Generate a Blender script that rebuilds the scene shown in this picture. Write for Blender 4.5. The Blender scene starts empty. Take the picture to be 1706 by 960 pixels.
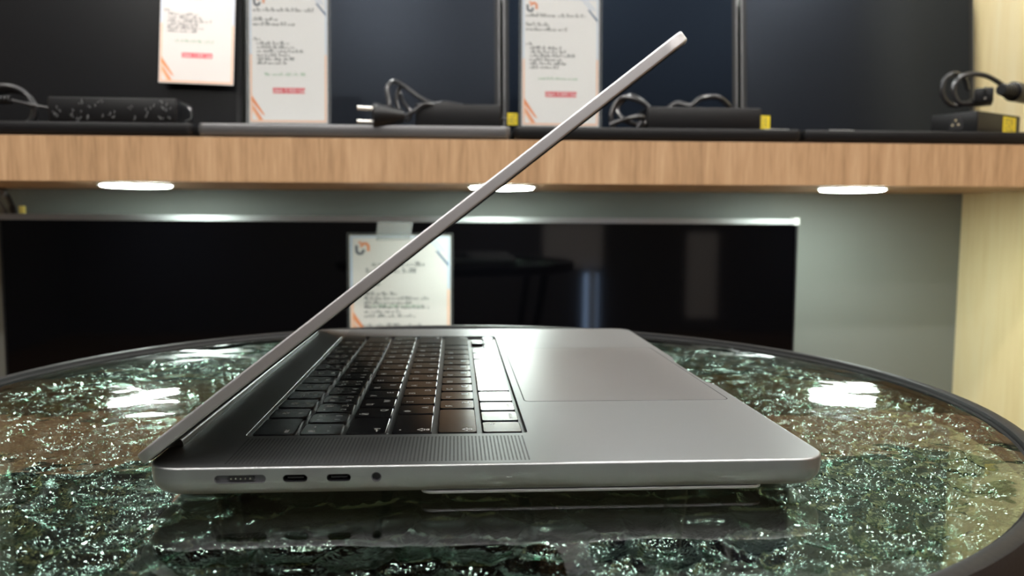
import bpy, bmesh, math, random
from mathutils import Vector, Matrix
random.seed(7)
S = bpy.context.scene
COL = S.collection

# ------------------------------------------------------------------ camera
# All geometry is written in millimetres in the laptop's own frame (x: hinge to front edge,
# y: left side to right side, z: up from the deck) and converted to metres.
Z0 = 0.735                      # deck height above the floor, metres
CAM = (109.07, -279.75, 86.97)
FPX = 1330.89
ROT = ((0.9975, -0.0704, 0.0063), (0.0707, 0.9939, -0.0845), (-0.0004, 0.0848, 0.9964))
def W(p): return Vector((p[0]*.001, p[1]*.001, Z0 + p[2]*.001))
def at(u, v, y):
    """point at depth y (mm) seen at photo position u, v"""
    d = ((u-853)/FPX, 1.0, -(v-480)/FPX)
    w = [sum(ROT[k][i]*d[k] for k in range(3)) for i in range(3)]
    t = (y-CAM[1])/w[1]
    return (CAM[0]+t*w[0], y, CAM[2]+t*w[2])
cd = bpy.data.cameras.new('camera'); cam = bpy.data.objects.new('camera', cd); COL.objects.link(cam)
cd.sensor_fit = 'HORIZONTAL'; cd.sensor_width = 36.0; cd.lens = FPX/1706*36.0
cd.clip_start = 0.02; cd.clip_end = 50
r, f, u = (Vector(a).normalized() for a in ROT)
M = Matrix(((r.x, u.x, -f.x, 0), (r.y, u.y, -f.y, 0), (r.z, u.z, -f.z, 0), (0, 0, 0, 1)))
M.translation = W(CAM); cam.matrix_world = M
cd.dof.use_dof = True; cd.dof.focus_distance = 0.345; cd.dof.aperture_fstop = 12.5
S.camera = cam

# ------------------------------------------------------------------ world and exposure
wd = bpy.data.worlds.new('world'); S.world = wd; wd.use_nodes = True
wd.node_tree.nodes['Background'].inputs[0].default_value = (0.5, 0.55, 0.6, 1)
wd.node_tree.nodes['Background'].inputs[1].default_value = 0.05
S.view_settings.view_transform = 'Standard'; S.view_settings.look = 'None'
S.view_settings.exposure = 2.1; S.view_settings.gamma = 1.0
try: S.view_settings.use_curve_mapping = False
except Exception: pass
S.cycles.use_denoising = True
PUCK_E = 19.0        # under-shelf lights
CEIL_E = 50.0        # ceiling downlights

# ------------------------------------------------------------------ materials
def mat(name, col, rough=.5, metal=0., spec=.5, **kw):
    m = bpy.data.materials.new(name); m.use_nodes = True
    b = m.node_tree.nodes['Principled BSDF']
    b.inputs['Base Color'].default_value = (*col, 1); b.inputs['Roughness'].default_value = rough
    b.inputs['Metallic'].default_value = metal; b.inputs['Specular IOR Level'].default_value = spec
    for k, v in kw.items(): b.inputs[k].default_value = v
    return m
def N(m, t, **kw):
    n = m.node_tree.nodes.new(t)
    for k, v in kw.items(): setattr(n, k, v)
    return n
def L(m, a, b): m.node_tree.links.new(a, b)
def bsdf(m): return m.node_tree.nodes['Principled BSDF']
def grain(m, scale, strength, dist, stretch=(1, 1, 1)):
    tc = N(m, 'ShaderNodeTexCoord'); mp = N(m, 'ShaderNodeMapping'); mp.inputs['Scale'].default_value = stretch
    nz = N(m, 'ShaderNodeTexNoise'); nz.inputs['Scale'].default_value = scale; nz.inputs['Detail'].default_value = 4
    bp = N(m, 'ShaderNodeBump'); bp.inputs['Strength'].default_value = strength; bp.inputs['Distance'].default_value = dist
    L(m, tc.outputs['Object'], mp.inputs[0]); L(m, mp.outputs[0], nz.inputs['Vector'])
    L(m, nz.outputs['Fac'], bp.inputs['Height']); L(m, bp.outputs[0], bsdf(m).inputs['Normal'])
    return m
def wood(name, c0, c1, c2, rough=.5, stretch=(26, 26, 2.2)):
    m = mat(name, c1, rough)
    tc = N(m, 'ShaderNodeTexCoord'); mp = N(m, 'ShaderNodeMapping'); mp.inputs['Scale'].default_value = stretch
    n1 = N(m, 'ShaderNodeTexNoise'); n1.inputs['Scale'].default_value = 1.0; n1.inputs['Detail'].default_value = 8; n1.inputs['Roughness'].default_value = .62; n1.inputs['Distortion'].default_value = .8
    n2 = N(m, 'ShaderNodeTexNoise'); n2.inputs['Scale'].default_value = 7.0; n2.inputs['Detail'].default_value = 6
    cr = N(m, 'ShaderNodeValToRGB'); e = cr.color_ramp.elements
    e[0].position = .30; e[0].color = (*c0, 1); e[1].position = .72; e[1].color = (*c2, 1)
    k = e.new(.5); k.color = (*c1, 1)
    mx = N(m, 'ShaderNodeMix'); mx.data_type = 'FLOAT'; mx.inputs[0].default_value = .35
    L(m, tc.outputs['Object'], mp.inputs[0]); L(m, mp.outputs[0], n1.inputs['Vector']); L(m, mp.outputs[0], n2.inputs['Vector'])
    L(m, n1.outputs['Fac'], mx.inputs[2]); L(m, n2.outputs['Fac'], mx.inputs[3]); L(m, mx.outputs[0], cr.inputs[0])
    L(m, cr.outputs[0], bsdf(m).inputs['Base Color'])
    bp = N(m, 'ShaderNodeBump'); bp.inputs['Strength'].default_value = .12; bp.inputs['Distance'].default_value = .001
    L(m, n2.outputs['Fac'], bp.inputs['Height']); L(m, bp.outputs[0], bsdf(m).inputs['Normal'])
    return m
def emit(name, col, s):
    m = bpy.data.materials.new(name); m.use_nodes = True; nt = m.node_tree
    nt.nodes.remove(nt.nodes['Principled BSDF']); e = nt.nodes.new('ShaderNodeEmission')
    e.inputs[0].default_value = (*col, 1); e.inputs[1].default_value = s
    nt.links.new(e.outputs[0], nt.nodes['Material Output'].inputs[0]); return m

alu = grain(mat('anodised_aluminium', (.37, .38, .388), .41, 1.0), 2600, .03, .0002)
alu_edge = mat('anodised_edge', (.50, .495, .51), .46, 1.0)
pad = grain(mat('trackpad_glass', (.35, .35, .355), .38, .9), 2600, .03, .0001)
keyblk = grain(mat('key_plastic', (.006, .006, .007), .18, 0, .28), 1500, .02, .0001)
wellblk = mat('black_anodised', (.02, .02, .022), .35, .3)
legend = mat('key_legend', (.75, .75, .72), .5)
portblk = mat('port_black', (.012, .012, .014), .4)
portgrey = mat('port_grey', (.10, .10, .11), .4, .5)
pinmet = mat('pin_metal', (.75, .72, .66), .25, 1.0)
scrglass = mat('display_glass', (.003, .003, .004), .06, 0, .10)
rubber = mat('black_rubber', (.008, .008, .009), .55, 0, .3)
holeblk = mat('grille_hole', (.012, .012, .013), .7)
hingem = mat('hinge_plastic', (.035, .037, .036), .28, 0, .7)
oak = wood('oak_laminate', (.25, .14, .068), (.45, .275, .145), (.60, .40, .235), .5, (46, 46, 3.2))
oak_lit = wood('oak_laminate_lit', (.78, .60, .29), (.88, .72, .41), (.92, .80, .53), .55, (14, 14, 1.2))  # lightened oak: the strong light on the side panels is in its colour
greywall = grain(mat('grey_paint', (.19, .203, .19), .6), 300, .08, .0005)
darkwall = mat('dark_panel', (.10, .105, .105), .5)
shopwall = mat('shop_wall', (.085, .083, .088), .6)
ceilm = mat('ceiling_white', (.45, .45, .44), .8)
floorm = wood('brown_floor', (.075, .045, .026), (.13, .08, .045), (.20, .13, .075), .35, (3, 14, 14))
tvglass = mat('tv_glass', (.0006, .0006, .0010), .05, 0, .4)
tvframe = mat('tv_frame_metal', (.60, .62, .62), .28, 1.0)
blackpl = grain(mat('black_plastic', (.007, .007, .008), .40, 0, .3), 900, .08, .0003)
cablem = mat('cable_black', (.016, .016, .018), .28, 0, .6)
matscr = mat('matt_screen', (.008, .009, .012), .26, 0, .27, **{'Specular Tint': (.72, .86, 1.1, 1)})
scr0 = mat('matt_screen_neutral', (.009, .009, .010), .24, 0, .20)
scr2 = mat('glossy_screen', (.003, .004, .007), .3, 0, .12, **{'Specular Tint': (.55, .8, 1.2, 1)})
silver = mat('silver_plastic', (.16, .16, .165), .35, .6)
paper = mat('paper', (.80, .77, .765), .7)
paper2 = mat('paper_darkened', (.74, .68, .65), .7)  # pinkish paper, darkened to offset strong light on the two sheets using it
ink = mat('ink_grey', (.10, .10, .105), .8)
inkred = mat('price_red', (.72, .09, .12), .7)
inkorange = mat('print_orange', (.80, .27, .10), .7)
inkorange2 = mat('print_orange_pale', (.85, .50, .34), .7)
inkblue = mat('print_navy', (.12, .17, .28), .7)
inkblue2 = mat('print_blue_pale', (.45, .55, .72), .7)
inkgreen = mat('print_green', (.25, .45, .28), .7)
inkyellow = mat('print_yellow', (.80, .62, .16), .7)
logogrey = mat('logo_grey', (.10, .11, .14), .7)
yellow = mat('sticker_yellow', (.85, .66, .02), .5)
def thin(name, tint, rough, haze):
    m = bpy.data.materials.new(name); m.use_nodes = True; nt = m.node_tree; nt.nodes.remove(nt.nodes['Principled BSDF'])
    t = N(m, 'ShaderNodeBsdfTransparent'); t.inputs[0].default_value = (*tint, 1)
    g = N(m, 'ShaderNodeBsdfGlossy'); g.inputs['Roughness'].default_value = rough
    d = N(m, 'ShaderNodeBsdfDiffuse'); d.inputs[0].default_value = (.8, .82, .82, 1)
    lw = N(m, 'ShaderNodeLayerWeight'); pw = N(m, 'ShaderNodeMath', operation='POWER'); pw.inputs[1].default_value = 5; fr = N(m, 'ShaderNodeMath', operation='MULTIPLY_ADD'); fr.inputs[1].default_value = .9; fr.inputs[2].default_value = .035
    L(m, lw.outputs['Facing'], pw.inputs[0]); L(m, pw.outputs[0], fr.inputs[0])
    a = N(m, 'ShaderNodeMixShader'); b = N(m, 'ShaderNodeMixShader'); b.inputs[0].default_value = haze
    L(m, fr.outputs[0], a.inputs[0]); L(m, t.outputs[0], a.inputs[1]); L(m, g.outputs[0], a.inputs[2])
    L(m, a.outputs[0], b.inputs[1]); L(m, d.outputs[0], b.inputs[2]); L(m, b.outputs[0], nt.nodes['Material Output'].inputs[0])
    return m
acryl = thin('clear_acrylic', (.97, .985, .985), .04, .03)
tapem = thin('clear_tape', (.9, .91, .91), .2, .25)
rimm = grain(mat('rim_black', (.008, .008, .009), .45, 0, .2), 500, .15, .0006)
ironm = mat('black_iron', (.015, .015, .016), .4, .3)
puckm = emit('puck_glow', (.87, 1.0, .92), PUCK_E)
puckm2 = emit('upper_puck_glow', (.97, 1.0, .97), 18.0)
downm = emit('downlight_glow', (1.0, .97, .92), CEIL_E)
white = mat('white_plastic', (.75, .76, .74), .4)
bluem = mat('blue_plastic', (.02, .18, .42), .3)

def sheetmat(name, rough, tint, gcol, base, slope, cell, hcell, fine, hfine, power=5):
    """thin-sheet glass: mirror share rising at grazing angles over clear tinted transmission, with moulded relief"""
    m = bpy.data.materials.new(name); m.use_nodes = True; nt = m.node_tree; nt.nodes.remove(nt.nodes['Principled BSDF'])
    tc = N(m, 'ShaderNodeTexCoord')
    nz = N(m, 'ShaderNodeTexNoise'); nz.inputs['Scale'].default_value = 40; nz.inputs['Detail'].default_value = 2
    ad = N(m, 'ShaderNodeVectorMath', operation='MULTIPLY_ADD'); ad.inputs[1].default_value = (.016, .016, .016)
    vo = N(m, 'ShaderNodeTexVoronoi', feature='SMOOTH_F1'); vo.inputs['Scale'].default_value = 1/cell; vo.inputs['Smoothness'].default_value = .35
    L(m, tc.outputs['Object'], nz.inputs['Vector'])
    L(m, nz.outputs['Color'], ad.inputs[0]); L(m, tc.outputs['Object'], ad.inputs[2]); L(m, ad.outputs[0], vo.inputs['Vector'])
    n2 = N(m, 'ShaderNodeTexNoise'); n2.inputs['Scale'].default_value = 1/fine; n2.inputs['Detail'].default_value = 1
    L(m, tc.outputs['Object'], n2.inputs['Vector'])
    b1 = N(m, 'ShaderNodeBump'); b1.inputs['Distance'].default_value = hcell
    b2 = N(m, 'ShaderNodeBump'); b2.inputs['Distance'].default_value = hfine
    L(m, vo.outputs['Distance'], b1.inputs['Height']); L(m, n2.outputs['Fac'], b2.inputs['Height']); L(m, b1.outputs[0], b2.inputs['Normal'])
    t = N(m, 'ShaderNodeBsdfTransparent'); t.inputs[0].default_value = (*tint, 1)
    g = N(m, 'ShaderNodeBsdfGlossy'); g.inputs['Roughness'].default_value = rough; g.inputs[0].default_value = (*gcol, 1)
    L(m, b2.outputs[0], g.inputs['Normal'])
    lw = N(m, 'ShaderNodeLayerWeight'); L(m, b2.outputs[0], lw.inputs['Normal'])
    pw = N(m, 'ShaderNodeMath', operation='POWER'); pw.inputs[1].default_value = power
    fr = N(m, 'ShaderNodeMath', operation='MULTIPLY_ADD'); fr.inputs[1].default_value = slope; fr.inputs[2].default_value = base
    L(m, lw.outputs['Facing'], pw.inputs[0]); L(m, pw.outputs[0], fr.inputs[0])
    a = N(m, 'ShaderNodeMixShader'); L(m, fr.outputs[0], a.inputs[0]); L(m, t.outputs[0], a.inputs[1]); L(m, g.outputs[0], a.inputs[2])
    L(m, a.outputs[0], nt.nodes['Material Output'].inputs[0]); return m
glasstop = sheetmat('glass_top', .03, (.97, .99, .98), (1, 1, 1), .04, .70, .034, .00028, .006, .00002)
glassbot = sheetmat('glass_rippled', .045, (.30, .36, .30), (.62, .88, .74), .05, .60, .0060, .0003, .0016, .00036, 2.5)

# ------------------------------------------------------------------ mesh helpers (millimetres)
class MB:
    def __init__(s): s.v = []; s.f = []; s.m = []; s.cur = 0
    def add(s, vs, fs):
        o = len(s.v); s.v += [tuple(p) for p in vs]; s.f += [[o+i for i in q] for q in fs]; s.m += [s.cur]*len(fs)
        return s
    def loft(s, loops, cap0=True, cap1=True, closed=True):
        n = len(loops[0]); vs = [p for l in loops for p in l]; fs = []
        for k in range(len(loops)-1):
            for i in range(n if closed else n-1):
                j = (i+1) % n
                fs.append([k*n+i, k*n+j, (k+1)*n+j, (k+1)*n+i])
        if cap0: fs.append(list(range(n-1, -1, -1)))
        if cap1: fs.append([(len(loops)-1)*n+i for i in range(n)])
        return s.add(vs, fs)
    def box(s, x0, x1, y0, y1, z0, z1):
        return s.loft([[(x0,y0,z),(x1,y0,z),(x1,y1,z),(x0,y1,z)] for z in (z0, z1)])
    def slab(s, x0, x1, y0, y1, z0, z1, r=2, e=.5, n=5, eb=None):
        """rounded rectangle plate, edges rounded by e on top and eb below"""
        eb = e if eb is None else eb
        ls = []
        def ring(i, z): ls.append(rr(x0+i, x1-i, y0+i, y1-i, max(r-i, .02), z, n))
        if eb:
            for k in (0, 1, 2): a = math.pi/2*k/2; ring(eb*(1-math.sin(a)), z0+eb*(1-math.cos(a)))
        else: ring(0, z0)
        if e:
            for k in (0, 1, 2): a = math.pi/2*k/2; ring(e*(1-math.cos(a)), z1-e*(1-math.sin(a)))
        else: ring(0, z1)
        return s.loft(ls)
    def cyl(s, c, r, z0, z1, n=24, e=0, axis='z'):
        ls = []
        prof = [(r, z0), (r, z1)] if not e else [(r-e, z0), (r, z0+e), (r, z1-e), (r-e, z1)]
        for rad, z in prof:
            l = []
            for i in range(n):
                a = 2*math.pi*i/n; p, q = rad*math.cos(a), rad*math.sin(a)
                l.append((c[0]+p, c[1]+q, z) if axis == 'z' else (z, c[1]+p, c[2]+q) if axis == 'x' else (c[0]+q, z, c[2]+p))
            ls.append(l)
        return s.loft(ls)
    def tube(s, path, r, n=8, smooth=6, rads=None):
        P = [Vector(p) for p in path]
        if smooth:
            Q = []
            for i in range(len(P)-1):
                a = P[max(i-1, 0)]; b = P[i]; c = P[i+1]; d = P[min(i+2, len(P)-1)]
                for k in range(smooth):
                    t = k/smooth
                    Q.append(.5*((2*b)+(c-a)*t+(2*a-5*b+4*c-d)*t*t+(3*b-a-3*c+d)*t**3))
            Q.append(P[-1]); P = Q
        ls = []; up = None
        for i, p in enumerate(P):
            t = (P[min(i+1, len(P)-1)]-P[max(i-1, 0)]).normalized()
            if up is None: up = t.orthogonal().normalized()
            up = (up-t*up.dot(t)).normalized(); sd = t.cross(up)
            rad = r if rads is None else rads(i/(len(P)-1))
            ls.append([p+(up*math.cos(2*math.pi*k/n)+sd*math.sin(2*math.pi*k/n))*rad for k in range(n)])
        return s.loft(ls)
    def lathe(s, prof, c=(0, 0, 0), n=96, closed=False):
        ls = [[(c[0]+r*math.cos(2*math.pi*i/n), c[1]+r*math.sin(2*math.pi*i/n), c[2]+z) for i in range(n)] for r, z in prof]
        if closed: ls.append(ls[0])
        return s.loft(ls, not closed, not closed)
    def xf(s, fn): s.v = [tuple(fn(p)) for p in s.v]; return s
    def mesh(s, name, mats, origin=(0, 0, 0), smooth=True):
        me = bpy.data.meshes.new(name)
        me.from_pydata([((p[0]-origin[0])*.001, (p[1]-origin[1])*.001, (p[2]-origin[2])*.001) for p in s.v], [], s.f)
        for m in (mats if isinstance(mats, (list, tuple)) else [mats]): me.materials.append(m)
        me.polygons.foreach_set('material_index', s.m)
        me.update()
        bm = bmesh.new(); bm.from_mesh(me); bmesh.ops.recalc_face_normals(bm, faces=bm.faces); bm.to_mesh(me)
        caps = {e.index for f_ in bm.faces if len(f_.verts) >= 12 for e in f_.edges}; bm.free()
        if smooth:
            me.polygons.foreach_set('use_smooth', [True]*len(me.polygons))
            try: me.set_sharp_from_angle(angle=math.radians(38))
            except Exception: pass
            for k in caps: me.edges[k].use_edge_sharp = True
        return me
    def build(s, name, mats, parent=None, origin=None, smooth=True):
        """child: local mm coordinates; top level: mesh around origin, placed at origin"""
        if parent is None:
            o = bpy.data.objects.new(name, s.mesh(name, mats, origin or (0, 0, 0), smooth)); o.location = W(origin or (0, 0, 0))
        else:
            o = bpy.data.objects.new(name, s.mesh(name, mats, origin or (0, 0, 0), smooth)); o.parent = parent
        COL.objects.link(o); return o
def rr(x0, x1, y0, y1, r, z, n=5, side=0):
    pts = []
    cs = [(x1-r, y0+r, -90), (x1-r, y1-r, 0), (x0+r, y1-r, 90), (x0+r, y0+r, 180)]
    for k, (cx, cy, a0) in enumerate(cs):
        for i in range(n+1):
            a = math.radians(a0+90*i/n); pts.append((cx+r*math.cos(a), cy+r*math.sin(a), z))
        if side:
            nx, ny, na = cs[(k+1) % 4]; a = math.radians(na)
            p = pts[-1]; q = (nx+r*math.cos(a), ny+r*math.sin(a))
            for i in range(1, side): t = i/side; pts.append((p[0]+(q[0]-p[0])*t, p[1]+(q[1]-p[1])*t, z))
    return pts
def tag(o, label, cat, group=None, kind=None):
    o['label'] = label; o['category'] = cat
    if group: o['group'] = group
    if kind: o['kind'] = kind
    return o
def thing(name, loc, label, cat, group=None, rot=(0, 0, 0)):
    o = bpy.data.objects.new(name, None); COL.objects.link(o); o.location = W(loc); o.rotation_euler = rot
    o.empty_display_size = .02
    return tag(o, label, cat, group)
def struct(o): o['kind'] = 'structure'; return o
_tc = {}
def text_geo(txt, size):
    """flat glyph outlines in mm: x right, y up, centred"""
    if (txt, size) in _tc: return _tc[(txt, size)]
    cu = bpy.data.curves.new('t', 'FONT'); cu.body = txt; cu.size = size; cu.align_x = 'CENTER'; cu.align_y = 'CENTER'; cu.resolution_u = 2
    o = bpy.data.objects.new('t', cu); COL.objects.link(o); bpy.context.view_layer.update()
    me = bpy.data.meshes.new_from_object(o.evaluated_get(bpy.context.evaluated_depsgraph_get()))
    vs = [tuple(v.co) for v in me.vertices]; fs = [list(p.vertices) for p in me.polygons]
    bpy.data.objects.remove(o); bpy.data.curves.remove(cu); bpy.data.meshes.remove(me)
    _tc[(txt, size)] = (vs, fs); return vs, fs

# ------------------------------------------------------------------ room shell
WY = 1000.0; LX, RX = -1000.0, round(at(1604, 310, 1000)[0], 1); FZ = -735.0; CZ = 1900.0
XL, XR, YB = -2600.0, 2900.0, -3600.0
def shell(name, b, m, smooth=False): return struct(MB().box(*b).build(name, m, None, ((b[0]+b[1])/2, (b[2]+b[3])/2, b[4]), smooth))
shell('floor', (XL, XR, YB, WY+100, FZ-60, FZ), floorm)
shell('ceiling', (XL, XR, YB, WY+100, CZ, CZ+60), ceilm)
shell('wall_back', (XL, XR, WY, WY+100, FZ, CZ), greywall)
shell('wall_front', (XL, XR, YB-100, YB, FZ, CZ), shopwall)
shell('wall_left', (XL-100, XL, YB, WY, FZ, CZ), shopwall)
shell('wall_right', (XR, XR+100, YB, WY, FZ, CZ), oak)

# display niche: oak side panels and the shelf between them
def panel(name, x0, x1, label):
    tag(MB().slab(x0, x1, 640, WY, FZ, CZ, .8, .6, 2).build(name, oak_lit, None, ((x0+x1)/2, 640, FZ), False), label, 'panel')
panel('side_panel', RX, RX+36, 'oak side panel at the right end of the display shelf')
panel('side_panel', LX-36, LX, 'oak side panel at the left end of the display shelf')
def dz(x): return .0035*(x-200)
SB, ST, SY = 133.0, 186.0, 720.0
sh = thing('display_shelf', (190, SY, SB), 'thick light oak shelf across the wall carrying four open laptops', 'shelf')
m = MB().slab(LX, RX, SY+1.2, WY, SB, ST, .5, .3, 2); m.xf(lambda p: (p[0]-190, p[1]-SY, p[2]-SB+dz(p[0]))).build('shelf_board', oak, sh, None, False)
m = MB().slab(LX, RX, SY, SY+1.2, SB-.6, ST+.3, .4, .3, 2); m.xf(lambda p: (p[0]-190, p[1]-SY, p[2]-SB+dz(p[0]))).build('front_edging', oak, sh, None, False)

# under-shelf puck lights
def puck(x, label):
    z = SB+dz(x)
    t = thing('puck_light', (x, 812, z), label, 'light', 'puck lights under the oak shelf')
    MB().cyl((0, 0), 47, -1.6, -.05, 40, .5).build('housing', white, t)
    MB().lathe([(43, -1.0), (43, -2.6), (41.5, -3.7), (36, -4.4), (20, -4.8)], n=40).build('diffuser', puckm, t)
puck(-310, 'glowing round puck light under the shelf above the left glare on the table')
puck(172, 'glowing round puck light under the shelf crossed by the laptop lid')
puck(664, 'glowing round puck light under the shelf near the right oak panel')

# upper shelf over the laptops (above the frame) with its own lights
us = thing('upper_shelf', (0, SY, 690), 'oak shelf above the display laptops', 'shelf')
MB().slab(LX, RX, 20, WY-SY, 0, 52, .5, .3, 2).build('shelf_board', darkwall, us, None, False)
MB().slab(LX, RX, 18.8, 20, 0, 52, .4, .3, 2).build('front_edging', oak, us, None, False)
for i, x in enumerate((-420, -20, 370, 760)):
    t = thing('puck_light', (x, 800, 690), 'puck light under the upper shelf, %s' % ('leftmost', 'second from left', 'third from left', 'rightmost')[i], 'light')
    MB().cyl((0, 0), 47, -2.4, -.05, 40, .6).build('housing', white, t)
    MB().cyl((0, 0), 42.5, -9.0, -2.4, 40, 2).build('diffuser', puckm2, t)

# ceiling downlights of the shop
for i, x in enumerate((-1500, -500, 500, 1500)):
    for j, y in enumerate((-2600, -1500, -500, 420)):
        t = thing('ceiling_downlight', (x+200, y, CZ), 'round white ceiling downlight, %s of the row %s' % (('leftmost', 'second from left', 'third from left', 'rightmost')[i], ('farthest behind the camera', 'behind the camera', 'above the table', 'nearest the display shelf')[j]), 'light', 'downlights in the shop ceiling')
        MB().lathe([(95, 0), (95, -6), (78, -6), (78, 0)], n=32, closed=True).build('ring', white, t)
        MB().cyl((0, 0), 77, -3, -.5, 32).build('diffuser', downm, t)

# ------------------------------------------------------------------ television under the shelf
TY = 945.0; TX0, TX1, TZ1, TZ0 = round(at(4, 500, TY)[0], 1), round(at(1330, 370, TY)[0], 1), round(at(760, 361.5, TY)[2], 1), -590.0
tv = thing('television', (40, TY+20, TZ0), 'large black flat television on the grey wall under the shelf', 'television')
def loc(o): return lambda p: (p[0]-o[0], p[1]-o[1], p[2]-o[2])
to = (40, TY+20, TZ0)
MB().slab(TX0+1, TX1-1, TY+9, TY+40, TZ0+1, TZ1-1, 3, 1, 3).xf(loc(to)).build('housing', blackpl, tv)
MB().box(TX0+300, TX1-300, TY+40, WY, TZ0+200, TZ1-200).xf(loc(to)).build('wall_bracket', ironm, tv)
MB().box(TX0+3, TX1-3, TY+1.2, TY+9.5, TZ0+12, TZ1-8.5).xf(loc(to)).build('screen', tvglass, tv, None, False)
fr = MB()
fr.box(TX0, TX1, TY, TY+14, TZ1-8.5, TZ1)
fr.xf(loc(to)).build('top_frame', tvframe, tv, None, False)
MB().box(TX0, TX1, TY, TY+14, TZ0, TZ0+12).xf(loc(to)).build('bottom_frame', blackpl, tv, None, False)
for a, b in ((TX0, TX0+3), (TX1-3, TX1)):
    MB().box(a, b, TY, TY+14, TZ0+12, TZ1-8.5).xf(loc(to)).build('side_frame', blackpl, tv, None, False)
MB().slab(TX1-7, TX1+2, TY-1.2, TY+15, TZ1-9, TZ1+2, 1, .6, 3).xf(loc(to)).build('corner_cap', white, tv)

# ------------------------------------------------------------------ printed price sheets
def quad(mb, x0, x1, z0, z1, y): mb.add([(x0, y, z0), (x1, y, z0), (x1, y, z1), (x0, y, z1)], [[0, 1, 2, 3]])
def words(mb, x0, x1, z, h, y, rnd):
    """a line of small illegible print"""
    x = x0
    while x < x1:
        n = rnd.randint(3, 9)
        for k in range(n):
            if x > x1: break
            t = rnd.random(); w = h*.5
            top = h*(.62 if t < .7 else 1.0)
            quad(mb, x, x+w*.28, z, z+top, y)
            if t > .25: quad(mb, x+w*.28, x+w*.8, z+(top*.8 if t > .6 else 0), z+(top if t > .6 else top*.2), y)
            if t > .45: quad(mb, x+w*.56, x+w*.82, z, z+top*.9, y)
            x += w
        x += h*.42
def logo(w, y):
    """grey u hooking into an orange n; returns two meshes around the origin"""
    def arc(cx, cz, r, a0, a1, tails, th):
        pts = [(cx+r*math.cos(math.radians(a0+(a1-a0)*k/10)), cz+r*math.sin(math.radians(a0+(a1-a0)*k/10))) for k in range(11)]
        pts = [(pts[0][0], pts[0][1]+tails[0])]+pts+[(pts[-1][0], pts[-1][1]+tails[1])]
        mb = MB()
        vs = []; fs = []
        for i, p in enumerate(pts):
            q = pts[min(i+1, len(pts)-1)]; o = pts[max(i-1, 0)]
            dx, dzz = q[0]-o[0], q[1]-o[1]; l = math.hypot(dx, dzz) or 1
            nx, nz = -dzz/l*th/2, dx/l*th/2
            vs += [(p[0]+nx, y, p[1]+nz), (p[0]-nx, y, p[1]-nz)]
            if i: k = 2*i; fs.append([k-2, k-1, k+1, k])
        return mb.add(vs, fs)
    u_ = arc(-w*.14, -w*.12, w*.24, 180, 360, (w*.34, w*.06), w*.2)
    n_ = arc(w*.2, w*.12, w*.24, 180, 0, (-w*.02, -w*.3), w*.2)
    d_ = MB(); quad(d_, -w*.24, -w*.04, w*.34, w*.5, y)
    return u_, n_, d_
def price_sheet(parent, w, h, rnd, pm=None, price='Ціна: 5 000 грн', lines=None):
    """paper w x h mm, bottom left at local 0,0,0 facing -y"""
    P = MB().box(0, w, 0, .3, 0, h).build('paper_sheet', pm or paper, parent, None, False)
    y = -.12
    k = w/98
    b1 = MB(); b1.box(1.2, 3.2*k, y, 0, 1.2, h*.52); b1.box(w-3.2*k, w-1.2, y, 0, 1.2, h*.52); b1.box(1.2, w-1.2, y, 0, 1.2, 3.4*k)
    b1.add([(3*k, y, 16*k), (3*k, y, 26*k), (17*k, y, 3.4*k), (11*k, y, 3.4*k)], [[0, 1, 2, 3]]); b1.build('orange_border', inkorange2, P, None, False)
    b2 = MB(); b2.box(1.2, 2.6*k, y, 0, h*.52, h-1.2); b2.box(w-2.6*k, w-1.2, y, 0, h*.52, h-1.2); b2.box(1.2, w-1.2, y, 0, h-2.4*k, h-1.2)
    b2.build('blue_border', inkblue2, P, None, False)
    MB().add([(w-15*k, y-.05, h-15*k), (w-12.5*k, y-.05, h-15*k), (w-2*k, y-.05, h-27*k), (w-2*k, y-.05, h-31*k)], [[0, 1, 2, 3]]).build('navy_stripe', inkblue, P, None, False)
    g = MB()
    for e in (0, 4.5): g.add([(w-(22-e)*k, y-.05, h-3*k), (w-(20.5-e)*k, y-.05, h-3*k), (w-(9-e)*k, y-.05, h-16*k), (w-(10.5-e)*k, y-.05, h-16*k)], [[0, 1, 2, 3]])
    g.build('grey_stripe', inkblue2, P, None, False)
    o = MB()
    for q4 in ([(3, 27), (3, 35), (20, 9), (16, 11)], [(5, 18), (5, 22), (17, 4), (13, 4)]): o.add([(a*k, y-.05, b*k) for a, b in q4], [[0, 1, 2, 3]])
    o.build('orange_stripe', inkorange, P, None, False)
    lu, ln, ld = logo(14*k, y-.1)
    for mb, mt, nm in ((lu, logogrey, 'logo_grey_hook'), (ln, inkorange, 'logo_orange_hook'), (ld, inkorange, 'logo_orange_dot')):
        mb.xf(lambda p: (p[0]+12*k, p[1], p[2]+h-13*k)).build(nm, mt, P, None, False)
    tx = MB()
    for (x0, x1, zt, hh) in lines: words(tx, x0*w, x1*w, h-zt*h, hh, y-.05, rnd)
    tx.build('small_print', ink, P, None, False)['kind'] = 'stuff'
    gr = MB(); words(gr, .2*w, .72*w, h*.36, 3.6, y-.05, rnd); gr.build('green_print', inkgreen, P, None, False)
    if price:
        pr = MB(); pr.box(.30*w, .71*w, y, 0, h*.225, h*.268); pr.build('price_bar', inkred, P, None, False)
        vs, fs = text_geo(price, 6.2)
        MB().add([(v[0]+.505*w, y-.08, v[1]+h*.246) for v in vs], fs).build('price_print', paper, P, None, False)
    return P
LN = [(.05, .82, .155, 4.6), (.05, .36, .225, 4.4), (.05, .57, .262, 4.4), (.05, .14, .375, 4), (.1, .5, .405, 3.9), (.1, .56, .435, 3.9), (.1, .68, .465, 3.9), (.1, .5, .495, 3.9), (.1, .57, .525, 3.9), (.1, .48, .555, 3.9)]
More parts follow.
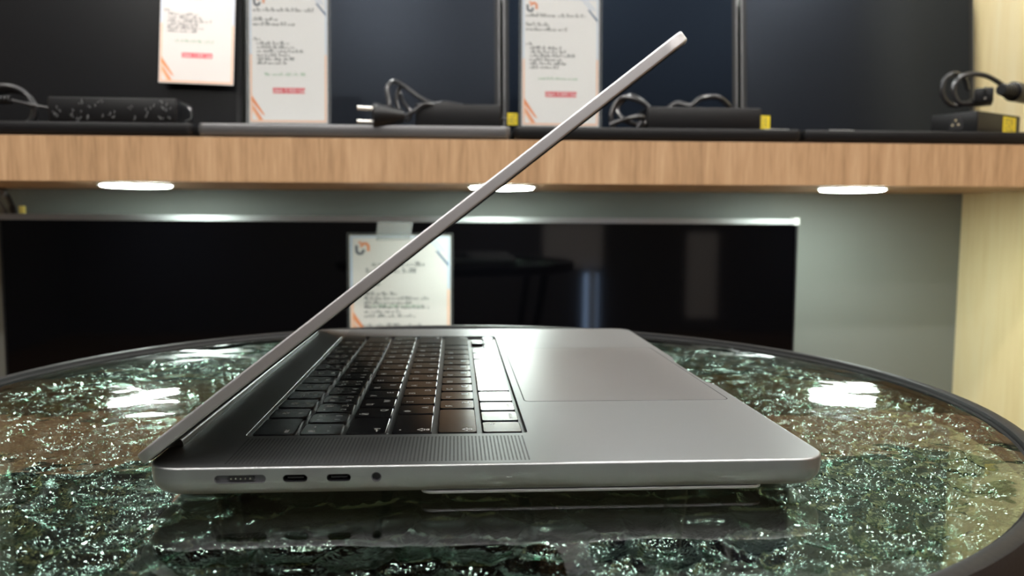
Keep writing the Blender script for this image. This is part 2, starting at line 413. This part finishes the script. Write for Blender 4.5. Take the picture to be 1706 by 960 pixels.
def holder(x, y, z, w, h, label, seed):
    t = thing('sign_holder', (x, y, z), label, 'sign', 'price sheets along the shelf')
    b = MB(); b.box(-w/2, w/2, -1.0, 0.2, 1.5, h); b.build('front_sheet', acryl, t, None, False)
    MB().box(-w/2, w/2, 1.4, 2.6, 1.5, h).build('back_sheet', acryl, t, None, False)
    MB().slab(-w/2-1, w/2+1, -4, 50, 0, 1.5, 2, .3, 3).build('foot', acryl, t)
    p = price_sheet(t, w-8, h-6, random.Random(seed), lines=LN)
    p.location = ((-w/2+4)*.001, .0006, .003)
    return t
DECK = ST+17.5
holder(-97.5, 742, DECK+dz(-97), 104, 168, 'clear acrylic sign holder with price sheet on the silver shelf laptop', 3).rotation_euler = (math.radians(-3), 0, math.radians(-2))
holder(242, 742, DECK+dz(242), 106, 168, 'clear acrylic sign holder with price sheet behind the raised laptop lid', 5).rotation_euler = (math.radians(-3), 0, 0)
# sheet stuck to the leftmost screen
bl = at(264, 137, 945)
t = thing('price_sheet', (bl[0], 945, bl[2]), 'price sheet with orange edge fixed to the leftmost laptop screen', 'sign', None)
t.rotation_euler = (math.radians(-5), math.radians(1.4), 0)
price_sheet(t, 107, 168, random.Random(8), paper2, lines=LN)
# sheet taped to the television
bl = at(582, 392, TY-4)
t = thing('taped_price_sheet', (bl[0], TY-4, bl[2]-170), 'white price sheet in a clear sleeve taped to the television', 'sign')
price_sheet(t, 152, 170, random.Random(9), paper2, price=None, lines=[(.22, .72, .275, 7), (.16, .64, .335, 7), (.1, .30, .45, 5), (.14, .45, .535, 5), (.14, .78, .575, 5), (.14, .6, .615, 5), (.14, .78, .655, 5), (.14, .5, .695, 5), (.14, .64, .735, 5), (.12, .7, .82, 5), (.12, .7, .93, 6)])
MB().box(-4, 156, -1.2, -.8, -4, 174).build('clear_sleeve', acryl, t, None, False)
MB().add([(40, -1.6, 162), (91, -1.6, 164), (95, 2.6, 190), (42, 2.6, 191), (40, -1.9, 162), (91, -1.9, 164), (95, 2.3, 190), (42, 2.3, 191)], [[0, 1, 2, 3], [4, 5, 6, 7], [0, 1, 5, 4], [2, 3, 7, 6]]).build('tape', tapem, t, None, False)

# ------------------------------------------------------------------ laptops on the shelf
def shelf_laptop(x0, x1, label, deckm, edge, sh_=248, tiltdeg=5, scr=None):
    z = ST+.3+dz((x0+x1)/2); w = x1-x0
    t = thing('shelf_laptop', ((x0+x1)/2, SY, z), label, 'laptop', 'open laptops on the shelf', (0, -.0035, 0))
    MB().slab(-w/2, w/2, 3, 237, 2, 17, 8, 2.2, 4, 5).build('base', deckm, t)
    MB().slab(-w/2+25, w/2-25, 112, 214, 16.9, 17.6, 3, .3, 3).build('keyboard', rubber, t)
    MB().slab(-60, 50, 25, 105, 16.9, 17.25, 3, .1, 3).build('touchpad', blackpl, t)
    for fx in (-w/2+30, w/2-30):
        MB().box(fx-14, fx+14, 15, 25, 0, 2.1).build('foot', rubber, t, None, False)
        MB().box(fx-14, fx+14, 212, 222, 0, 2.1).build('foot', rubber, t, None, False)
    def tl(p):
        a = math.radians(tiltdeg); y, zz = p[1]-236, p[2]-16
        return (p[0], 236+y*math.cos(a)+zz*math.sin(a), 16-y*math.sin(a)+zz*math.cos(a))
    # plate in x/z with thickness along y
    lid = MB(); pl = rr(-w/2+1, w/2-1, 17, 17+sh_, 6, 0, 4)
    lid.loft([[(a, 242, b) for a, b, _ in pl], [(a, 235.6, b) for a, b, _ in pl]]); lid.xf(tl).build('lid', edge, t)
    bz = MB(); i = rr(-w/2+3.2, w/2-3.2, 19.2, 17+sh_-2.2, 4, 0, 4); bz.loft([[(a, 235.7, b) for a, b, _ in i], [(a, 235.1, b) for a, b, _ in i]])
    bz = bz.xf(tl).build('bezel', rubber, t)
    sc = MB().box(-w/2+9, w/2-9, 234.8, 235.3, 36, 17+sh_-9).xf(tl).build('screen', scr or matscr, t, None, False)
    hg = MB().tube([(-w/2+40, 238, 16), (w/2-40, 238, 16)], 4.5, 10, 0).build('hinge', rubber, t)
    return t
shelf_laptop(-610, -209, 'wide black open laptop at the left end of the shelf', blackpl, blackpl, 262, scr=scr0)
shelf_laptop(-203, 178, 'open laptop with silver base behind the left sign holder on the shelf', silver, silver)
shelf_laptop(182, 550, 'black open laptop on the shelf behind the tip of the raised lid', blackpl, silver, scr=scr2)
shelf_laptop(555, 937, 'black open laptop at the right end of the shelf by the oak panel', blackpl, silver)
for x, l in ((520, 'small white strip on the deck right of the middle power adapter'), (606, 'small white strip near the front of the right shelf laptop')):  # plain thin white strips lying on the decks
    tag(MB().box(-16, 16, 0, 6, 0, .4).xf(lambda p: (p[0]+x, p[1]+731, p[2]+DECK+dz(x)+.5)).build('white_strip', white, None, (x, 731, DECK+dz(x)), False), l, 'label')

# ------------------------------------------------------------------ power adapters and cords
def adapter(x, y, rot, w, d, h, label):
    t = thing('power_adapter', (x, y, DECK+dz(x)+.3), label, 'power adapter', 'power adapters on the shelf laptops', (0, 0, rot))
    MB().slab(-w/2, w/2, 0, d, 0, h, 3, 1.6, 4).build('body', blackpl, t)
    return t
def tag_on(t, x, y, z, w, h, name='sticker', marks=True):
    s = MB().box(x-w/2, x+w/2, y-.3, y, z-h/2, z+h/2).build(name, yellow, t, None, False)
    if marks:
        r_ = random.Random(2); k = MB()
        for i in range(4): words(k, x-w*.4, x+w*.3, z-h*.35+i*h*.2, h*.13, y-.4, r_)
        k.build('small_print', ink, s, None, False)
# leftmost, shrink-wrapped
a0 = adapter(-303, 728, 0, 151, 62, 29, 'long black power adapter in bubbled plastic wrap at the shelf left')
bub = MB(); rb = random.Random(4)
for k in range(46):
    bx, bz_ = rb.uniform(-72, 72), rb.uniform(3, 25); rad = rb.uniform(1.2, 2.2); a0_ = rb.uniform(-60, 60)
    bub.tube([(bx+rad*math.cos(math.radians(a0_+s_)), -.3, bz_+rad*math.sin(math.radians(a0_+s_))) for s_ in (-70, -20, 30, 80)], .28, 4, 2)
o = bub.build('wrap_bubbles', mat('wrap_film', (.25, .26, .27), .15, 0, .8), a0); o['kind'] = 'stuff'
MB().tube([(74, 20, 27), (86, 14, 20), (90, 8, 8), (84, 2, 2)], 1, 6, 6).build('wrap_edge', acryl, a0)
# cords: real tubes, each belonging to its adapter
def into(t, p):
    d = Matrix.Rotation(-t.rotation_euler.z, 3, 'Z') @ (W(p)-t.location); return tuple(d*1000)
def cord(t, pts, r, n=8): return MB().tube([into(t, p) for p in pts], r, n, 7).build('power_cord', cablem, t)
def moved(mb, t, p, rot=(0, 0, 0)):
    R_ = Matrix.Rotation(rot[2], 3, 'Z') @ Matrix.Rotation(rot[0], 3, 'X'); o_ = Vector(into(t, p))
    return mb.xf(lambda q_: R_ @ Vector(q_)+o_)
def coil(cx, y, cz, rx, rz, turns, n=10, depth=16, ph=0):
    return [(cx+rx*math.cos(ph+2*math.pi*k/n)*(1-.07*(k//n)), y+depth*k/(n*turns), cz+rz*math.sin(ph+2*math.pi*k/n)*(1-.07*(k//n))) for k in range(int(n*turns)+1)]
c0 = at(20, 178, 738)
cord(a0, coil(c0[0]-6, 732, c0[2]-1, 33, 25, 2.6, depth=20), 3.2)
pc = (c0[0]-30, 724, c0[2]+6)
m = MB(); m.cyl((0, 0, 0), 8, -12, 22, 16, 2, 'x'); pb = moved(m, a0, pc).build('cord_connector', silver, a0)
m = MB(); [m.cyl((0, 0, 0), 5.4, 22+4*k, 24.6+4*k, 12, .5, 'x') for k in range(4)]; moved(m, a0, pc).build('strain_relief', blackpl, pb)
moved(MB().tube([(36, 0, 0), (50, 1, -3), (72, 6, -7), (84, 9, -8)], 1.6, 8, 6), a0, pc).build('lead', cablem, a0)

a1 = adapter(113, 738, 0, 108, 50, 28, 'flat black power adapter beside the small metal plug')
tag_on(a1, 69, 20, 13, 13, 15, 'tag'); MB().tube([(54, 22, 13), (62, 22, 13), (70, 24, 12), (66, 30, 2)], 1.8, 8, 5).build('lead', cablem, a1)
q = lambda u_, v_, y_=744: at(u_, v_, y_)
cord(a1, [q(640, 196, 735), q(648, 175, 738), q(645, 148, 745), q(655, 136, 750), q(672, 143, 750), q(700, 163, 745), q(722, 173, 742), q(742, 172, 742), q(766, 176, 748), q(780, 180, 752)], 3.0)
cord(a1, [q(655, 190, 732), q(662, 200, 732), q(690, 185, 733), q(708, 174, 734), q(745, 178, 752)], 2.4)
cord(a1, [q(668, 140, 756), q(660, 165, 752), q(668, 190, 748), q(678, 200, 744), q(684, 188, 744), q(672, 170, 752), q(664, 150, 760)], 2.6)
pc = at(640, 193, 728); rt = (math.radians(25), 0, math.radians(12))
pb = moved(MB().tube([(-14, 0, 0), (-8, 0, 0), (4, 0, 0), (14, 0, 0), (24, 0, 0)], 10, 14, 4, lambda k: 15 if k < .25 else 15-7.6*(k-.25)/.75), a1, pc, rt).build('mains_plug', blackpl, a1)
for sy in (-8.5, 8.5): moved(MB().tube([(-14, 0, sy), (-33, 0, sy)], 2.6, 10, 0), a1, pc, rt).build('prong', pinmet, pb)

a2 = adapter(427, 738, 0, 150, 55, 28, 'long black power adapter in the middle under the raised lid')
tag_on(a2, 88, 30, 14, 20, 17, 'tag'); MB().tube([(75, 34, 14), (84, 34, 13), (96, 36, 9), (110, 40, 3)], 1.8, 8, 5).build('lead', cablem, a2)
cord(a2, [q(1022, 214, 742), q(1018, 190, 744), q(1032, 165, 748), q(1058, 166, 748), q(1082, 182, 745), q(1072, 208, 742), q(1040, 200, 738), q(1028, 180, 750), q(1052, 160, 756), q(1080, 178, 758)], 3.2)
cord(a2, [q(1016, 208, 732), q(1040, 199, 730), q(1066, 194, 731), q(1072, 200, 736), q(1062, 212, 738)], 3.0)
cord(a2, [q(1110, 184, 770), q(1128, 172, 768), q(1150, 176, 762), q(1168, 164, 760), q(1195, 162, 760), q(1212, 174, 764), q(1214, 180, 768)], 3.6)

a3 = adapter(806, 738, math.radians(28), 100, 50, 28, 'black power adapter with mains socket at the right end of shelf')
for ch in list(a3.children): bpy.data.objects.remove(ch)
a3.rotation_euler = (0, 0, math.radians(27)); a3.location = W((791+36*.891-6*.454, 736+36*.454+6*.891, DECK+dz(800)+.3))
MB().slab(-36, 70, -6, 58, 0, 28, 2, 1.2, 4).build('body', blackpl, a3)
tag_on(a3, 42, -6, 14, 32, 22, 'sticker')
sk = MB(); sk.loft([[(-36.3, 22+p[0], 14+p[1]) for p in ((-9, -8), (9, -8), (9, 1), (4, 9), (-4, 9), (-9, 1))], [(-36.0, 22+p[0], 14+p[1]) for p in ((-9, -8), (9, -8), (9, 1), (4, 9), (-4, 9), (-9, 1))]])
sk = sk.build('socket', portblk, a3, None, False)
pn = MB()
for p in ((-4, -2), (4, -2), (0, 4)): pn.cyl((0, 22+p[0], 14+p[1]), 1.7, -37.4, -36.2, 10, 0, 'x')
pn.build('socket_pin', pinmet, sk)
cord(a3, [q(1622, 168, 770), q(1588, 176, 772), q(1570, 158, 772), q(1574, 132, 772), q(1590, 123, 772), q(1606, 130, 775), q(1612, 150, 778)], 3.2)
cord(a3, [q(1640, 172, 760), q(1600, 172, 762), q(1588, 152, 762), q(1596, 132, 762), q(1614, 124, 762), q(1642, 126, 762), q(1668, 140, 764), q(1690, 156, 768)], 3.4)
pc = at(1640, 160, 752); rt = (0, 0, math.radians(30))
pb = moved(MB().slab(-22, 22, -10, 12, -11, 8, 3, 2, 4), a3, pc, rt).build('mains_plug', blackpl, a3)
for zz in (-8, 5): moved(MB().tube([(-22, 0, zz), (-40, 0, zz)], 1.6, 8, 0), a3, pc, rt).build('prong', pinmet, pb)
pc = at(1684, 152, 756); rt = (0, 0, 0)
m = MB(); m.cyl((0, 0, 0), 13, 2, 60, 18, 2, 'x'); pb = moved(m, a3, pc, rt).build('cord_connector', blackpl, a3)
m = MB(); [m.cyl((0, 0, 0), 10-k*.6, 0-5*k-3.4, 0-5*k, 14, .6, 'x') for k in range(5)]; moved(m, a3, pc, rt).build('strain_relief', blackpl, pb)

# cords hanging above the left end of the television
t = thing('hanging_cord', at(4, 300, 978), 'black cord with grey and yellow plug hanging left above the television', 'cable')
o_ = at(4, 300, 978); rel = lambda u_, v_, y_: tuple(a-b for a, b in zip(at(u_, v_, y_), o_))
MB().tube([rel(-10, 318, 978), rel(4, 316, 978), rel(12, 328, 978), rel(20, 345, 978), rel(24, 360, 973), rel(26, 385, 992)], 4.5, 8, 6).build('cable', cablem, t)
MB().tube([rel(-30, 330, 982), rel(-8, 336, 982), rel(4, 346, 982), rel(10, 360, 982), rel(12, 384, 992)], 3.0, 8, 6).build('grey_cable', silver, t)
MB().cyl((rel(8, 322, 974)[0], 0, rel(8, 322, 974)[2]), 5.5, -14, -3, 14, 1, 'y').build('connector', silver, t)
MB().slab(rel(23, 0, 978)[0]-3, rel(23, 0, 978)[0]+5, -9, -1, rel(0, 356, 978)[2], rel(0, 343, 978)[2], 2, 1, 3).build('yellow_plug', inkyellow, t)

# ------------------------------------------------------------------ the round glass table
TC = (110.6, 182.0); GZ = -15.0; GR = 283.0
tb = thing('glass_table', (TC[0], TC[1], FZ), 'round bistro table with rippled green glass top and black rim', 'table')
LZ = GZ-FZ
import numpy as np
def rippled_glass():
    """flat polished top; underside moulded in pebble-like bulges, as real relief"""
    rs = np.random.RandomState(5); cell = 20.0; st = 1.9
    nr, na = int(GR/st), 960
    verts = []; faces = []
    gx = int(GR*2/cell)+6
    jit = rs.uniform(.08, .92, (gx, gx, 2)); amp = rs.uniform(.55, 1.0, (gx, gx))
    def height(x, y):
        x = x+2.5*np.sin(y/13)+1.5*np.sin((x+y)/7); y = y+2.5*np.sin(x/11)
        cx = (x+GR)/cell+3; cy = (y+GR)/cell+3
        ix = np.floor(cx).astype(int); iy = np.floor(cy).astype(int)
        d1 = np.full(x.shape, 9.); d2 = d1.copy(); a1 = np.ones(x.shape)
        for di in (-1, 0, 1):
            for dj in (-1, 0, 1):
                a = np.clip(ix+di, 0, gx-1); b = np.clip(iy+dj, 0, gx-1)
                d = np.hypot(a+jit[a, b, 0]-cx, b+jit[a, b, 1]-cy)
                nw = d < d1
                d2 = np.where(nw, d1, np.minimum(d2, d)); a1 = np.where(nw, amp[a, b], a1); d1 = np.minimum(d1, d)
        e = np.clip((d2-d1)*1.5, 0, 1)
        return 5.0*a1*np.sqrt(1-(1-e)**2)
    # polar grid that keeps the cells roughly square: concentric rings with doubling
    xs = np.arange(-GR, GR+st, st); X, Y = np.meshgrid(xs, xs, indexing='ij'); R_ = np.hypot(X, Y)
    inside = R_ < GR-2.2
    idx = -np.ones(X.shape, int); idx[inside] = np.arange(inside.sum())
    H = height(X[inside], Y[inside]); fade = np.clip((GR-3-R_[inside])/14, 0, 1)
    bv = np.c_[X[inside], Y[inside], LZ-3.2-H*fade]
    q_ = np.stack([idx[:-1, :-1], idx[:-1, 1:], idx[1:, 1:], idx[1:, :-1]], -1).reshape(-1, 4); q_ = q_[(q_ >= 0).all(1)]
    bm = bmesh.new(); vs = [bm.verts.new(v*.001) for v in bv]
    for a in q_: bm.faces.new([vs[k] for k in a]).material_index = 1
    # close the ragged edge to the round rim, then up to the polished top
    ed = [e for e in bm.edges if len(e.link_faces) == 1]
    loop = [ed[0].verts[0]]; nxt = {}
    for e in ed:
        for a, b in (e.verts, reversed(e.verts)): nxt.setdefault(a, []).append(b)
    prev = None; cur_ = loop[0]
    while True:
        c = [v for v in nxt[cur_] if v is not prev]; prev, cur_ = cur_, c[0]
        if cur_ is loop[0]: break
        loop.append(cur_)
    def circ(r_, z): return [bm.verts.new(Vector((v.co.x, v.co.y, 0)).normalized()*r_*.001+Vector((0, 0, z*.001))) for v in loop]
    rings = [loop, circ(GR, LZ-4), circ(GR, LZ-.6), circ(GR-.6, LZ)]
    for a, b in zip(rings, rings[1:]):
        for k in range(len(loop)): bm.faces.new((a[k-1], a[k], b[k], b[k-1])).material_index = 1 if a is loop else 0
    bm.faces.new(rings[-1])
    for f_ in bm.faces: f_.smooth = f_.material_index == 1
    bmesh.ops.recalc_face_normals(bm, faces=bm.faces)
    me = bpy.data.meshes.new('glass_top'); bm.to_mesh(me); bm.free()
    me.materials.append(glasstop); me.materials.append(glassbot)
    o = bpy.data.objects.new('glass_top', me); COL.objects.link(o); o.parent = tb; return o
rippled_glass()
MB().lathe([(GR-2, LZ-6), (GR-2.5, LZ-5.2), (GR+.4, LZ-5.2), (GR+.4, LZ+.6), (GR+1.4, LZ+2.4), (GR+4, LZ+3.2), (GR+7.5, LZ+2.2), (GR+9, LZ-1), (GR+9, LZ-16), (GR+6, LZ-18), (GR+3, LZ-16), (GR+2.4, LZ-6)], n=160, closed=True).build('rim', rimm, tb)
MB().lathe([(GR-.9, LZ-.2), (GR-.2, LZ+.9), (GR+.6, LZ+.4), (GR+.4, LZ-.3)], n=160, closed=True).build('gasket', rubber, tb)
for k in range(4):
    a = math.radians(45+90*k); c, s_ = math.cos(a), math.sin(a)
    MB().tube([(c*(GR+2), s_*(GR+2), LZ-14), (c*235, s_*235, LZ-260), (c*215, s_*215, LZ-420), (c*270, s_*270, 8)], 9, 12, 8).build('leg', ironm, tb)
MB().lathe([(222, 300), (222, 306), (216, 306), (216, 300)], n=64, closed=True).build('leg_ring', ironm, tb)

# ------------------------------------------------------------------ the laptop
BX, BY = 248.1, 355.7
lp = thing('laptop', (BX/2, BY/2, GZ), 'large silver grey laptop half open on the round glass table', 'laptop')
LO = (BX/2, BY/2, GZ); rl = loc(LO)
WX0, WX1, WY0, WY1 = 25.0, 138.6, 41.0, 316.4
def notch(ls):
    out = []
    for (x, y, z) in ls:
        if x > BX-6 and z > -2:
            d = abs(y-BY/2); k = 1-min(max((d-33)/4.5, 0), 1); k = k*k*(3-2*k)
            z -= 1.5*k; x -= .5*k
        out.append((x, y, z))
    return out
SN = 48
prof = [(7, -11.1), (4.2, -10.7), (2.2, -9.6), (.8, -7.8), (.15, -5.6), (0, -4), (0, -3.8), (0, -.9), (0, -.7), (.12, -.3), (.45, -.04)]
ls = [notch(rr(i, BX-i, i, BY-i, 12-i*.7, z, 8, SN)) for i, z in prof]
ls.append(notch(rr(.9, BX-.9, .9, BY-.9, 11, 0, 8, SN)))
ls.append(notch(rr(1.3, BX-1.3, 1.3, BY-1.3, 10.8, 0, 8, SN)))
ls.append(rr(4.5, BX-4.5, 4.5, BY-4.5, 9, 0, 8, SN))
ls += [rr(WX0-.15, WX1+.15, WY0-.15, WY1+.15, 2.4, 0, 8, SN), rr(WX0, WX1, WY0, WY1, 2.1, -.15, 8, SN), rr(WX0+.1, WX1-.1, WY0+.1, WY1-.1, 2, -1.9, 8, SN)]
bdy = MB().loft(ls).xf(rl).build('base', alu, lp)
# cut the port pockets out of the left side
def pill(x0, x1, zc, h, y0, y1, n=8):
    r_ = h/2; pts = []
    for k in range(n+1): a = math.radians(-90+180*k/n); pts.append((x1-r_+r_*math.cos(a), zc+r_*math.sin(a)))
    for k in range(n+1): a = math.radians(90+180*k/n); pts.append((x0+r_+r_*math.cos(a), zc+r_*math.sin(a)))
    return [[(p[0], y, p[1]) for p in pts] for y in (y0, y1)]
cut = MB()
cut.loft(pill(24.7, 42.6, -4.3, 3.1, -3, 2.0)); cut.loft(pill(48.4, 57.0, -4.3, 2.75, -3, 6)); cut.loft(pill(63.6, 72.2, -4.3, 2.75, -3, 6)); cut.loft(pill(79.2, 82.9, -4.25, 3.7, -3, 8, 12))
co = cut.xf(rl).build('cutter', alu, lp)
bpy.context.view_layer.update()
md = bdy.modifiers.new('ports', 'BOOLEAN'); md.operation = 'DIFFERENCE'; md.object = co; md.solver = 'EXACT'
bpy.context.view_layer.update()
nm = bpy.data.meshes.new_from_object(bdy.evaluated_get(bpy.context.evaluated_depsgraph_get()))
old = bdy.data; bdy.modifiers.clear()
if len(nm.polygons) > len(old.polygons)*.5: bdy.data = nm; bdy.data.name = 'base'
bpy.data.objects.remove(co)
try: bdy.data.set_sharp_from_angle(angle=math.radians(38))
except Exception: pass
# port linings
def lining(x0, x1, zc, h, depth, t=.18):
    mb = MB(); a = pill(x0+.02, x1-.02, zc, h-.04, .12, depth); b = pill(x0+t, x1-t, zc, h-2*t, .12, depth-.3)
    mb.loft([b[1], b[0], a[0], a[1]], True, True); return mb
p_ = lining(24.7, 42.6, -4.3, 3.1, 1.9, .25).xf(rl).build('magnetic_power_port', portgrey, lp)
MB().loft(pill(29.0, 38.4, -4.3, 1.7, .9, 1.62)).xf(rl).build('contact_strip', portblk, p_)
for k in range(5): MB().cyl((30.4+1.65*k, 0, -4.3), .32, .6, .95, 10, 0, 'y').xf(rl).build('contact_pin', pinmet, p_)
for x in (48.4, 63.6):
    p_ = lining(x, x+8.6, -4.3, 2.75, 5.9).xf(rl).build('usb_port', portblk, lp)
    MB().box(x+1.5, x+7.1, 1.2, 5.6, -4.6, -4.0).xf(rl).build('contact_tongue', rubber, p_, None, False)
p_ = lining(79.2, 82.9, -4.25, 3.7, 7.9, .3).xf(rl).build('headphone_jack', portgrey, lp)
MB().loft(pill(79.55, 82.55, -4.25, 3.0, 2.2, 7.5)).xf(rl).build('jack_hole', portblk, p_)
# key well floor, trackpad, grilles
MB().box(WX0+.15, WX1-.15, WY0+.15, WY1-.15, -1.88, -1.78).xf(rl).build('key_well', wellblk, lp, None, False)
MB().slab(142.05, 243.15, 97.3, 258.4, .004, .02, 3.4, 0, 5, 0).xf(rl).build('trackpad_gap', rubber, lp, None, False)
MB().slab(142.6, 242.6, 97.85, 257.85, .01, .07, 3, .03, 5, 0).xf(rl).build('trackpad', pad, lp, None, False)
for y0 in (4.5, BY-36.5):
    hm = MB(); vs = []; fs = []
    nx, ny = 76, 26
    for i in range(nx):
        for j in range(ny):
            cx = 27.5+(136-27.5)*i/(nx-1); cy = y0+32*(j+(.5 if False else 0))/(ny-1)
            o0 = len(vs)
            vs += [(cx+.42*math.cos(a*math.pi/3), cy+.45*math.sin(a*math.pi/3), .012) for a in range(6)]
            fs.append([o0+a for a in range(6)])
    hm.add(vs, fs); o = hm.xf(rl).build('speaker_grille', holeblk, lp, None, False); o['kind'] = 'stuff'
# keys
U, K0, GAP = 18.86, 43.4, 2.5
rowx = [27.0, 45.7, 64.4, 83.1, 101.8, 120.5]; KD = 16.2
KT = -.12
_km = {}
def keymesh(d, w):
    k = (round(d, 2), round(w, 2))
    if k not in _km: _km[k] = MB().slab(0, d, 0, w, -1.7, 0, 1.9, .35, 4, 0).mesh('key', keyblk)
    return _km[k]
def leg(key, txt, size, u_, v_, d, w):
    """print on the key cap: u across (0 left .. 1 right), v from the user's side (0) to the back (1)"""
    vs, fs = text_geo(txt, size)
    if not vs: return None
    cx, cy = d*(1-v_), w*u_
    return [(cx-b, cy+a, .03) for a, b, _ in vs], fs
def key(row, k, w, legs, d=KD, dx=0):
    y0 = K0+U*k; ww = U*w-GAP
    o = bpy.data.objects.new('key', keymesh(d, ww)); COL.objects.link(o); o.parent = lp
    o.location = Vector(rl((rowx[row]+dx, y0, KT)))*.001
    mb = MB()
    for txt, size, u_, v_ in legs:
        r_ = leg(o, txt, size, u_, v_, d, ww)
        if r_: mb.add(*r_)
    if mb.v: mb.build('key_legend', legend, o, None, False)
    return o
key(0, 0, 1.5, [('esc', 3.6, .2, .22)])
ics = ['☼', '☼', '▭▯', '⌕', '♪', '☾', '«', '▷ll', '»', '◁', '◁)', '◁))']
for i in range(12): key(0, 1.5+i, 1, [('F%d' % (i+1), 2.9, .5, .2), (ics[i], 4.4, .5, .6)])
key(0, 13.5, 1, [])
num = [('`', '~', "'", '₴'), ('1', '!', '1', '!'), ('2', '@', '2', '"'), ('3', '#', '3', '№'), ('4', '$', '4', ';'), ('5', '%', '5', '%'), ('6', '^', '6', ':'), ('7', '&', '7', '?'), ('8', '*', '8', '*'), ('9', '(', '9', '('), ('0', ')', '0', ')'), ('-', '_', '-', '_'), ('=', '+', '=', '+')]
for i, (a, b, c, d_) in enumerate(num): key(1, i, 1, [(a, 4.4, .7, .25), (b, 4.4, .7, .72), (c, 3.6, .28, .25), (d_, 3.6, .28, .72)])
key(1, 13, 1.5, [('delete', 3.4, .75, .2)])
key(2, 0, 1.5, [('⇥', 6, .2, .22)])
for i, (a, b) in enumerate(zip('QWERTYUIOP[]\\', 'ЙЦУКЕНГШЩЗХЇҐ')): key(2, 1.5+i, 1, [(a, 4.6, .7, .25), (b, 4.4, .28, .72)])
key(3, 0, 1.75, [('⇪', 5.5, .16, .22), ('•', 4, .16, .8)])
for i, (a, b) in enumerate(zip("ASDFGHJKL;'", 'ФІВАПРОЛДЖЄ')): key(3, 1.75+i, 1, [(a, 4.6, .7, .25), (b, 4.4, .28, .72)])
key(3, 12.75, 1.75, [('return', 3.4, .8, .2)])
key(4, 0, 2.25, [('⇧', 5.5, .12, .22)])
for i, (a, b) in enumerate(zip('ZXCVBNM,./', 'ЯЧСМИТЬБЮ.')): key(4, 2.25+i, 1, [(a, 4.6, .7, .25), (b, 4.4, .28, .72)])
key(4, 12.25, 2.25, [('⇧', 5.5, .88, .22)])
key(5, 0, 1, [('fn', 3.4, .75, .75)])
key(5, 1, 1, [('control', 2.9, .5, .2)]); key(5, 2, 1, [('option', 2.9, .5, .2)]); key(5, 3, 1.25, [('command', 2.9, .5, .2)])
key(5, 4.25, 5, []); key(5, 9.25, 1.25, [('command', 2.9, .5, .2)]); key(5, 10.5, 1, [('option', 2.9, .5, .2)])
key(5, 11.5, 1, [('◂', 3.4, .5, .5)], 7.9, 8.3); key(5, 12.5, 1, [('▴', 3.4, .5, .5)], 7.9, 0); key(5, 12.5, 1, [('▾', 3.4, .5, .5)], 7.9, 8.3); key(5, 13.5, 1, [('▸', 3.4, .5, .5)], 7.9, 8.3)
# underside
MB().slab(96.5, 224, 4, BY-4, -12.2, -11.0, 4, .3, 4).xf(rl).build('bottom_plate', alu_edge, lp)
for x in (26, 222):
    for y in (28, BY-28): MB().cyl((x, y), 9.5, GZ+.02, -11.0, 28, .8).xf(rl).build('foot', rubber, lp)
# lid
TH = math.radians(38.2); HX, HZ = -4.6, 2.35; LT = 4.3; LH = 247.4
def lidxf(p):   # p = (u along lid, y, v outward)
    return rl((HX+p[0]*math.cos(TH)-p[2]*math.sin(TH), p[1], HZ+p[0]*math.sin(TH)+p[2]*math.cos(TH)))
prof = [(1.0, -LT), (.3, -LT+.15), (0, -LT+.6), (0, -LT+.8), (0, -.75), (0, -.6), (.12, -.3), (.4, -.08), (.8, 0), (1.1, 0)]
ls = []
for i, v in prof: ls.append(rr(i if i > 0 else 0, LH-i, i, BY-i, 11-i*.6, v, 8))
def nose(p):   # rounded lower edge of the lid
    u_, y, v = p
    if u_ < 2.4:
        d = 2.4-u_; h_ = LT/2*(1-(1-min(d/2.4, 1)**2)**.5)
        v = -LT/2+(v+LT/2)*max(1-h_/(LT/2)*.9, .1)
    return (u_, y, v)
ls = [[nose(p) for p in l] for l in ls]
MB().loft(ls).xf(lidxf).build('lid', alu_edge, lp)
MB().slab(2.6, LH-.7, .7, BY-.7, -LT-.32, -LT+.02, 10, .1, 6).xf(lidxf).build('display_gasket', rubber, lp)
MB().slab(3.4, LH-1.3, 1.3, BY-1.3, -LT-.5, -LT-.3, 9.5, .05, 6).xf(lidxf).build('display', scrglass, lp)
hc = MB().tube([(2.6, 27, .6), (2.6, BY-27, .6)], 3.0, 16, 0)
hc.xf(rl).build('hinge_cover', hingem, lp)

# ------------------------------------------------------------------ behind the camera (seen only mirrored in the screens)
VY = 2*TY-YB
def rear(u_, v_): return at(u_, v_, VY)
a, b = rear(985, 455), rear(985, 700)
t = thing('light_tube', (a[0], YB+25, b[2]), 'upright bluish light tube on the wall behind the camera', 'light')
MB().tube([(0, -40, 0), (0, -40, a[2]-b[2])], 52, 12, 0).build('tube', emit('tube_glow', (.45, .65, 1.0), 2.2), t)
MB().box(-30, 30, 14, 25, -20, a[2]-b[2]+20).build('back_plate', white, t, None, False)
for (u0, v0, u1, v1, l) in ((905, 372, 1004, 446, 'pale poster on the wall behind the camera, the larger one'), (1142, 388, 1196, 530, 'narrow pale poster on the wall behind the camera')):
    a, b = rear(u0, v1), rear(u1, v0)
    tag(MB().box(a[0], b[0], YB+1, YB+6, a[2], b[2]).build('wall_poster', paper, None, (a[0], YB+3, a[2]), False), l, 'poster')
